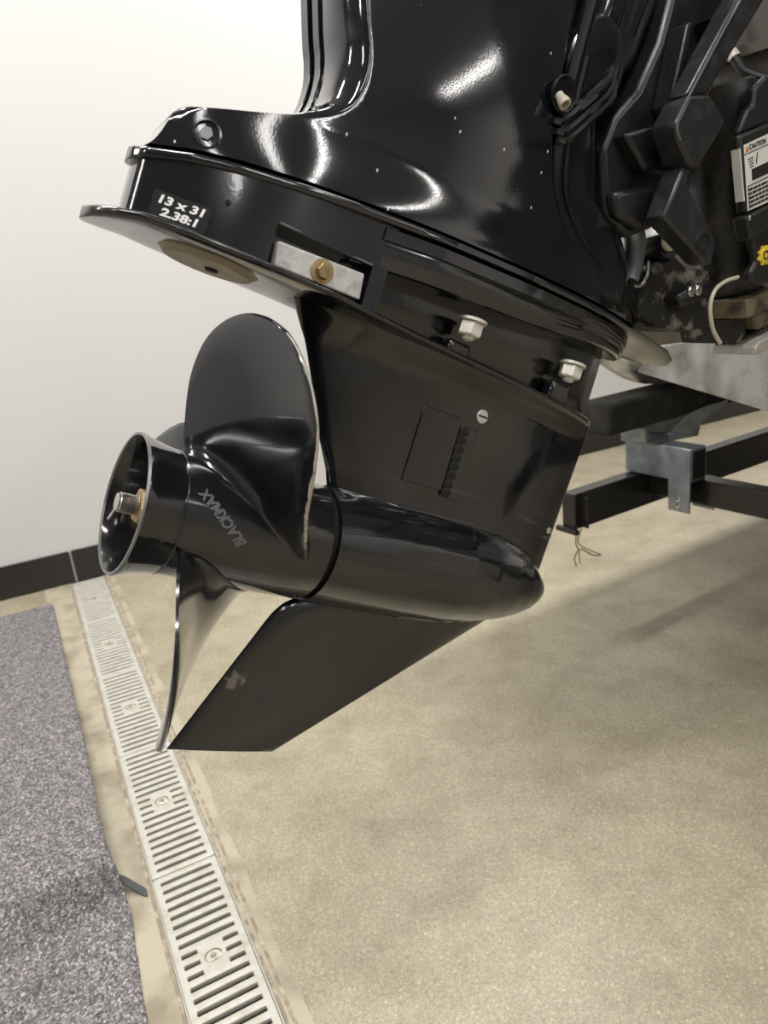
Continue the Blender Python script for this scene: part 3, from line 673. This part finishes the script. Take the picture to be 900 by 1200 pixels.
# --- swivel and clamp brackets
def pz(name, poly, y0, y1, m, bev=.003, parent=motor, **k): return part(name, prism(poly, y0, y1), m, parent, bevel=bev, smooth=True, angle=25, **k)
sw = pz('swivel_bracket', [(.388, .66), (.392, .60), (.383, .545), (.362, .505), (.358, .47), (.392, .412), (.432, .407), (.470, .436), (.475, .49), (.468, .53), (.485, .60), (.52, .72), (.45, .76), (.40, .74)], -.055, .055, SATIN, .006)
for s_ in (-1, 1):
    pz('swivel_wedge', [(.366, .486), (.43, .532), (.446, .520), (.452, .48), (.41, .468)], s_*.052, s_*.072, SATIN, .004, sw)
    pz('swivel_wedge', [(.378, .432), (.43, .462), (.452, .452), (.436, .415), (.395, .412)], s_*.052, s_*.070, SATIN, .006, sw)
    pz('pocket_wall', [(.430, .640), (.452, .652), (.462, .603), (.449, .531), (.441, .535), (.452, .600), (.446, .634)], s_*.055, s_*.078, SATIN, .002, sw)
    pz('pocket_wall', [(.398, .615), (.404, .62), (.424, .548), (.414, .53), (.408, .535)], s_*.055, s_*.079, SATIN, .002, sw)
    pz('pocket_rib', [(.413, .60), (.424, .606), (.437, .545), (.427, .533)], s_*.055, s_*.068, SATIN, .002, sw)
    part('pocket_edge', tube([(.446, s_*.080, .648), (.459, s_*.080, .600), (.447, s_*.080, .533), (.42, s_*.08, .512), (.392, s_*.078, .496)], .0013, 6, 6), SATIN, sw)
    cb = pz('clamp_bracket', [(.427, .648), (.466, .671), (.422, .544), (.395, .53)][:1] + [(.470, .76), (.512, .775), (.466, .668), (.424, .545), (.396, .531)], s_*.082, s_*.108, SCUFF, .004)
    pz('clamp_elbow', [(.396, .531), (.424, .546), (.461, .537), (.453, .514), (.440, .477), (.427, .475), (.400, .488), (.389, .499)], s_*.080, s_*.112, SCUFF, .004, cb)
    pz('clamp_lug', [(.427, .476), (.440, .479), (.441, .463), (.472, .451), (.513, .432), (.517, .407), (.506, .405), (.421, .419)], s_*.078, s_*.104, SCUFF, .003, cb)
    part('lug_hole', revolve([(0, .0085), (.001, .0085)], 20, Vector((0, s_, 0)), Vector((.491, s_*.104, .420))), DARK, cb)
    part('lug_rim', revolve([(0, .0085), (.002, .009), (.002, .0115), (0, .0120)], 24, Vector((0, s_, 0)), Vector((.491, s_*.104, .420)), close=True), SATIN, cb)
    part('clamp_glint', tube([(.469, s_*.109, .758), (.430, s_*.109, .648), (.398, s_*.110, .532), (.391, s_*.112, .499), (.402, s_*.112, .488)], .0013, 6, 6), GREYP, cb)  # grey tube painted in as the highlight along the arm's edge
low = pz('lower_mount', [(.492, .356), (.498, .372), (.496, .40), (.530, .43), (.56, .425), (.60, .44), (.632, .40), (.628, .374), (.580, .353), (.54, .344), (.505, .342)], -.040, .050, CORR, .006)
pz('mount_ear', [(.53, .378), (.558, .398), (.592, .421), (.600, .410), (.572, .386), (.548, .371)], -.062, -.036, SATIN, .005, low)
for x, z in ((.548, .3905), (.560, .3965)):
    part('mount_bolt', revolve([(0, .0062), (.003, .0062), (.004, .0045)], 14, Vector((0, -1, 0)), Vector((x, -.061, z))), STEEL, low, angle=25)
part('pivot_pin', join(revolve([(-.03, .016), (0, .016), (.004, .014)], 20, Vector((-.25, -1, 0)), Vector((.512, -.040, .432)))), SATIN, low)
part('pin_end', revolve([(0, .0105), (.003, .0105), (.0042, .008)], 18, Vector((-.35, -1, -.1)), Vector((.505, -.047, .434))), NOZ, low, angle=25)
part('gap_bar', tube([(.447, -.03, .436), (.467, -.03, .425), (.476, -.03, .402), (.477, -.03, .378)], .012, 14, 6), GALV, low, label='pale grey bar in place of the background seen through the gap')  # added bar, fills in for pale background showing through the bracket
part('gap_bar_rim', tube([(.486, -.043, .404), (.491, -.043, .388), (.486, -.043, .375), (.474, -.043, .370)], .0018, 8, 6), STEEL, low)  # bright edge of that added bar

# ------------------------------------------------------------------ tilt cylinder beside the bracket
cyl = empty('hydraulic_cylinder', mw=MW @ Matrix.Translation((.66, -.03, .45)))
tag(cyl, 'dusty black cylinder standing in a corroded bronze clamp, right of the motor bracket', 'cylinder')
inv_c = Matrix.Translation((-.66, .03, -.45))
def cpart(name, vf, m, **k):
    lab = k.pop('label', None); o = obj(name, [inv_c @ Vector(p) for p in vf[0]], vf[1], m, cyl, **k)
    if lab: o['label'] = lab
    return o
a0, a1 = Vector((.665, -.03, .438)), Vector((.528, -.03, .634)); ax = a1-a0
cpart('barrel', revolve([(0, .036), (.006, .0385), (.05, .0385), (.054, .0415), (ax.length-.012, .0415), (ax.length-.003, .039), (ax.length, .033)], 40, ax, a0), TUBEM, angle=30)
axn = ax.normalized(); per = Vector((axn.z, 0, -axn.x))
def cy(a, b_): return (a0.x+per.x*a+axn.x*b_, a0.z+per.z*a+axn.z*b_)
def cprism(name, pts, y0, y1, m, bev=.003, **k): return cpart(name, prism([cy(a, b_) for a, b_ in pts], y0, y1), m, bevel=bev, angle=25, **k)
cprism('clamp_block', [(-.041, -.003), (.020, -.003), (.020, -.026), (-.041, -.026)], -.078, .02, CORRB, .002, label='corroded bronze clamp block')
cprism('clamp_block', [(.021, -.003), (.062, -.003), (.062, -.026), (.021, -.026)], -.076, .02, CORRB, .002)
cprism('clamp_foot', [(-.012, -.026), (.030, -.026), (.027, -.050), (-.006, -.051)], -.070, .02, CORRB, .006)
cprism('clamp_foot', [(.034, -.026), (.066, -.026), (.066, -.047), (.036, -.047)], -.068, .02, CORRB, .006)
cprism('dark_body', [(-.036, -.026), (-.014, -.026), (-.010, -.056), (.075, -.054), (.075, -.068), (-.03, -.062)], -.055, .03, CORR, .003)
cprism('support_bar', [(-.030, -.064), (-.022, -.060), (.12, -.056), (.12, -.071), (-.022, -.076), (-.034, -.074)], -.080, -.02, GREYBAR, .002, label='dull grey support bar')
cpart('cable', tube([(.600, -.080, .427), (.575, -.084, .412), (.559, -.086, .395), (.560, -.086, .375), (.578, -.085, .356), (.602, -.083, .347)], .0024, 8, 6), NOZ, label='thin off-white cable')

# ------------------------------------------------------------------ black equipment box with the caution label
bxm = MW @ Matrix.Translation((.56, -.06, .53))
cbx = empty('control_box', mw=bxm)
tag(cbx, 'matte black box with a white caution label at the right edge', 'box')
inv_b = Matrix.Translation((-.56, .06, -.53))
def bpart(name, vf, m, parent=cbx, **k):
    lab = k.pop('label', None); o = obj(name, [inv_b @ Vector(p) for p in vf[0]], vf[1], m, parent, **k)
    if lab: o['label'] = lab
    return o
er = Vector((.775, 0, .632)); ed = Vector((.585, 0, -.811)); TL = Vector((.513, -.09, .553))
def bp_(a, b_, y=-.09): p = TL+er*a+ed*b_; return Vector((p.x, y, p.z))
def bpoly(L_, y0, y1): return prism([(bp_(a, b_).x, bp_(a, b_).z) for a, b_ in L_], y0, y1)
bpart('case', bpoly([(0, 0), (.11, 0), (.11, .085), (.004, .085)], -.09, -.077), PLAST, bevel=.004, angle=25)
bpart('cap', bpoly([(.002, -.001), (.022, -.022), (.032, -.024), (.036, -.040), (.06, -.048), (.11, -.048), (.11, -.001)], -.088, -.078), PLAST, bevel=.003, angle=25)
bpart('flange', bpoly([(-.004, .086), (.11, .084), (.11, .112), (.002, .114)], -.096, -.077), PLAST, bevel=.003, angle=25)
bpart('flange_screw', revolve([(0, .003), (.002, .003), (.003, .002)], 12, Vector((0, -1, 0)), bp_(.001, .0885, -.095)), STEEL)
bpart('bracket_leg', bpoly([(.016, .114), (.11, .112), (.11, .18), (.03, .175), (.012, .164), (.010, .152), (.024, .143)], -.088, -.077), PLAST, bevel=.004, angle=25)
lbl = bpart('label', bpoly([(.0065, .012), (.070, .010), (.070, .083), (.0075, .082)], -.0906, -.088), PAPER, smooth=False, label='white printed caution label')
bpart('side_label', bpoly([(-.0002, .014), (.0017, .014), (.0043, .070), (.0024, .070)], -.0895, -.079), PAPER, smooth=False)
def ink(L_, nm='print', m=INK): return bpart(nm, bpoly(L_, -.0911, -.0904), m, lbl, smooth=False)
ink([(.0065, .0215), (.07, .0205), (.07, .0212), (.0065, .0222)], 'rule')
ink([(.0085, .0195), (.0115, .0140), (.0145, .0195)], 'warning_triangle', ORANGE)
ink([(.018, .040), (.07, .039), (.07, .0515), (.018, .052)], 'black_panel')
for k in range(4): ink([(.012+.001*k, .028+.003*k), (.022, .0272+.003*k), (.022, .0281+.003*k), (.0125+.001*k, .0289+.003*k)], 'sketch_line')
ink([(.026, .036), (.030, .0245), (.0312, .0245), (.0275, .036)], 'sketch_line')
frame_l = [(.0095, .0555), (.07, .0545), (.07, .0555), (.0095, .0565)]
ink(frame_l, 'rule')
random.seed(9)
for k in range(5):
    x = .011
    while x < .066:
        w_ = random.uniform(.004, .011); ink([(x, .0590+.0045*k), (x+w_, .0588+.0045*k), (x+w_, .0615+.0045*k), (x, .0617+.0045*k)], 'text_line'); x += w_+.0016
ink([(.0095, .0565), (.0103, .0565), (.0105, .081), (.0097, .081)], 'rule')
def cau(a, b_): return inv_b @ bp_(.0165+a+.0145, .0165-b_, -.0912)
text_mesh('lettering', 'CAUTION', .0072, cau, INK, lbl, bold=.00025, sx=.98)
em = bpart('emblem', revolve([(0, .0001), (0, .0095), (.002, .0095), (.0026, .008)], 8, Vector((0, -1, 0)), bp_(.036, .140, -.089)), YELLOW, smooth=False, label='yellow cog emblem')
vv = []; ff = []
c = bp_(.036, .140, -.089)
pts = []
for k in range(32):
    q = 2*math.pi*k/32; r_ = .0118 if (k % 4) < 2 else .0095; pts.append((c.x+r_*math.cos(q), c.z+r_*math.sin(q)))
bpart('cog', prism(pts, -.0905, -.0875), YELLOW, em, smooth=False)
bpart('cog_mark', revolve([(0, .0035), (.0006, .0035), (.0006, .0055), (0, .0055)], 20, Vector((0, -1, 0)), Vector((c.x, -.0915, c.z)), close=True), INK, em, smooth=False)
# hose behind the box
hose = obj('rubber_hose', *tube([B(.98, .14, 1.50), B(.97, .117, 1.41), B(.97, .095, 1.375), B(.97, .075, 1.353), B(.985, .03, 1.33)], .0075, 10, 8), RUBBER)
tag(hose, 'dark rubber hose curving down the dim transom at the top right', 'hose')
hb_ = obj('hose_band', *tube([B(.97, .104, 1.388), B(.97, .098, 1.379)], .0083, 10, 1), NOZ, hose)

# ------------------------------------------------------------------ boat (only what stands near the motor)
MB_ = Matrix(((BH.x, BL.x, 0, BO.x), (BH.y, BL.y, 0, BO.y), (0, 0, 1, 0), (0, 0, 0, 1)))
boat = empty('pontoon_boat', mw=MB_ @ Matrix.Translation((1.0, 0, .8)))
tag(boat, 'bare aluminium pontoon boat on the trailer, carrying the outboard', 'boat')
inv_o = Matrix.Translation((-1, 0, -.8))
def op(name, vf, m, **k):
    lab = k.pop('label', None); o = obj(name, [inv_o @ Vector(p) for p in vf[0]], vf[1], m, boat, **k)
    if lab: o['label'] = lab
    return o
op('pod_plate', prism([(.298, .9185), (.04, .868), (-.35, .79), (-.35, 1.03), (.05, .985), (.176, 1.000), (.180, .990), (.187, .977), (.265, .966)], 1.0, 1.012, 0), ALU, bevel=.002, smooth=False, label='bright aluminium pod plate with a notched corner')
op('pod_side', prism([(-.3, .93), (.34, .95), (.36, 1.02), (.25, 1.25), (-.3, 1.3)], 1.06, 1.075, 0), TARN, smooth=False)
op('pod_fin', prism([(-.03, .89), (-.02, .89), (-.06, 1.0), (-.075, 1.0)], .97, 1.0, 0), ALU, smooth=False)
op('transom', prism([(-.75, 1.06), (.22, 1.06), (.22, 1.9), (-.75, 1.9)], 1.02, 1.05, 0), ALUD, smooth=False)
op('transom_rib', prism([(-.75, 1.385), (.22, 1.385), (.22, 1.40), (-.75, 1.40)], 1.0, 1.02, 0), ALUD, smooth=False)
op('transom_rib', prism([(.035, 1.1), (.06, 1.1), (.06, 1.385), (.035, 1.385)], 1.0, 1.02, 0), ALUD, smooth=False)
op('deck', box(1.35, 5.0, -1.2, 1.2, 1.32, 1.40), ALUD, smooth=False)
for l in (-.80, .80):
    op('pontoon', revolve([(0, .09), (.004, .15), (.05, .235), (.14, .285), (.28, .30), (3.2, .30)], 48, Vector((1, 0, 0)), Vector((1.49, l, 1.049))), ALU, angle=30)
op('mount_block', box(.66, 1.02, .10, .16, 1.20, 1.32), SATIN, bevel=.004)

# ------------------------------------------------------------------ trailer
tr = empty('boat_trailer', mw=MB_ @ Matrix.Translation((1.33, .8, 0)))
tag(tr, 'black boat trailer frame with a carpeted bunk on galvanised brackets', 'trailer')
inv_t = Matrix.Translation((-1.33, -.8, 0))
def tp_(name, vf, m, parent=tr, **k):
    lab = k.pop('label', None); o = obj(name, [inv_t @ Vector(p) for p in vf[0]], vf[1], m, parent, **k)
    if lab: o['label'] = lab
    return o
for l in (.80, -.80):
    tp_('side_rail', box(1.335, 5.2, l, l+.05, .395, .50), BEAM, bevel=.004)
tp_('cross_beam', box(1.642, 1.70, -.75, .80, .43, .503), BEAM, bevel=.004)
tp_('cross_beam', box(3.2, 3.25, -.75, .80, .395, .495), BEAM, bevel=.004)
tp_('rail_end_plate', box(1.322, 1.336, .785, .865, .385, .40), BEAM, bevel=.002)
tp_('lamp_bracket', box(1.36, 1.364, .775, .80, .40, .49), BEAM)
for l in (.80, -.80):
    tp_('bunk', box(1.42, 4.6, l-.055, l+.055, .655, .747), BUNKM, bevel=.012, seg=3)
    s_ = 1 if l > 0 else -1
    def bx_(x0, x1, a, b_, z0, z1): return box(x0, x1, min(s_*a, s_*b_), max(s_*a, s_*b_), z0, z1)
    bk = tp_('bunk_bracket', bx_(1.60, 1.665, .62, .85, .503, .60), GALV, bevel=.004, label='galvanised bunk bracket')
    tp_('tube_mouth', bx_(1.607, 1.658, .618, .621, .512, .592), DARK, bk, smooth=False)
    tp_('strap', bx_(1.594, 1.600, .62, .69, .415, .598), GALV, bk, bevel=.001)
    tp_('strap', bx_(1.702, 1.708, .62, .69, .40, .50), GALV, bk, bevel=.001)
    for dz in (.432, .452):
        tp_('bolt', revolve([(0, .007), (.003, .007), (.004, .004)], 12, Vector((-1, 0, 0)), Vector((1.594, s_*.655, dz))), STEEL, bk)
    tp_('saddle', bx_(1.588, 1.70, .745, .855, .598, .606), GALV, bk, bevel=.002)
    tp_('saddle_lip', prism([(1.580, .604), (1.590, .598), (1.594, .604), (1.585, .622), (1.584, .648), (1.576, .648), (1.575, .622)], min(s_*.755, s_*.845), max(s_*.755, s_*.845)), GALV, bk, bevel=.001)
    P = [(1.655, .598), (1.785, .588), (1.80, .625), (1.92, .662), (1.93, .672), (1.82, .672), (1.73, .662), (1.685, .640), (1.665, .615)]
    tp_('saddle_side', prism(P, min(s_*.735, s_*.742), max(s_*.735, s_*.742)), GALV, bk, bevel=.001)
    tp_('saddle_side', prism(P, min(s_*.858, s_*.865), max(s_*.858, s_*.865)), GALV, bk, bevel=.001)
for nm, P in (('wire', [(1.345, .80, .40), (1.325, .79, .365), (1.34, .795, .335), (1.33, .78, .30)]), ('wire', [(1.35, .79, .40), (1.345, .80, .355), (1.36, .765, .335), (1.375, .745, .325), (1.37, .77, .318), (1.345, .79, .338), (1.33, .80, .315), (1.325, .79, .29)])):
    tp_(nm, tube([Vector(p) for p in P], .0022, 6, 8), OLIVE, label='thin loose yellowish tail lamp wire')
# wheels hold the frame up, outside the view
for l in (-1.12, 1.12):
    wh = tp_('wheel', revolve([(-.09, .16), (-.095, .25), (-.08, .29), (.08, .29), (.095, .25), (.09, .16)], 40, Vector((0, 1, 0)), Vector((4.2, l*1.15, .29))), RUBBER)
tp_('axle', box(4.17, 4.23, -1.2, 1.2, .27, .33), BEAM)
tp_('axle_hanger', box(4.17, 4.23, .80, .85, .33, .40), BEAM)
tp_('axle_hanger', box(4.17, 4.23, -.80, -.75, .33, .40), BEAM)
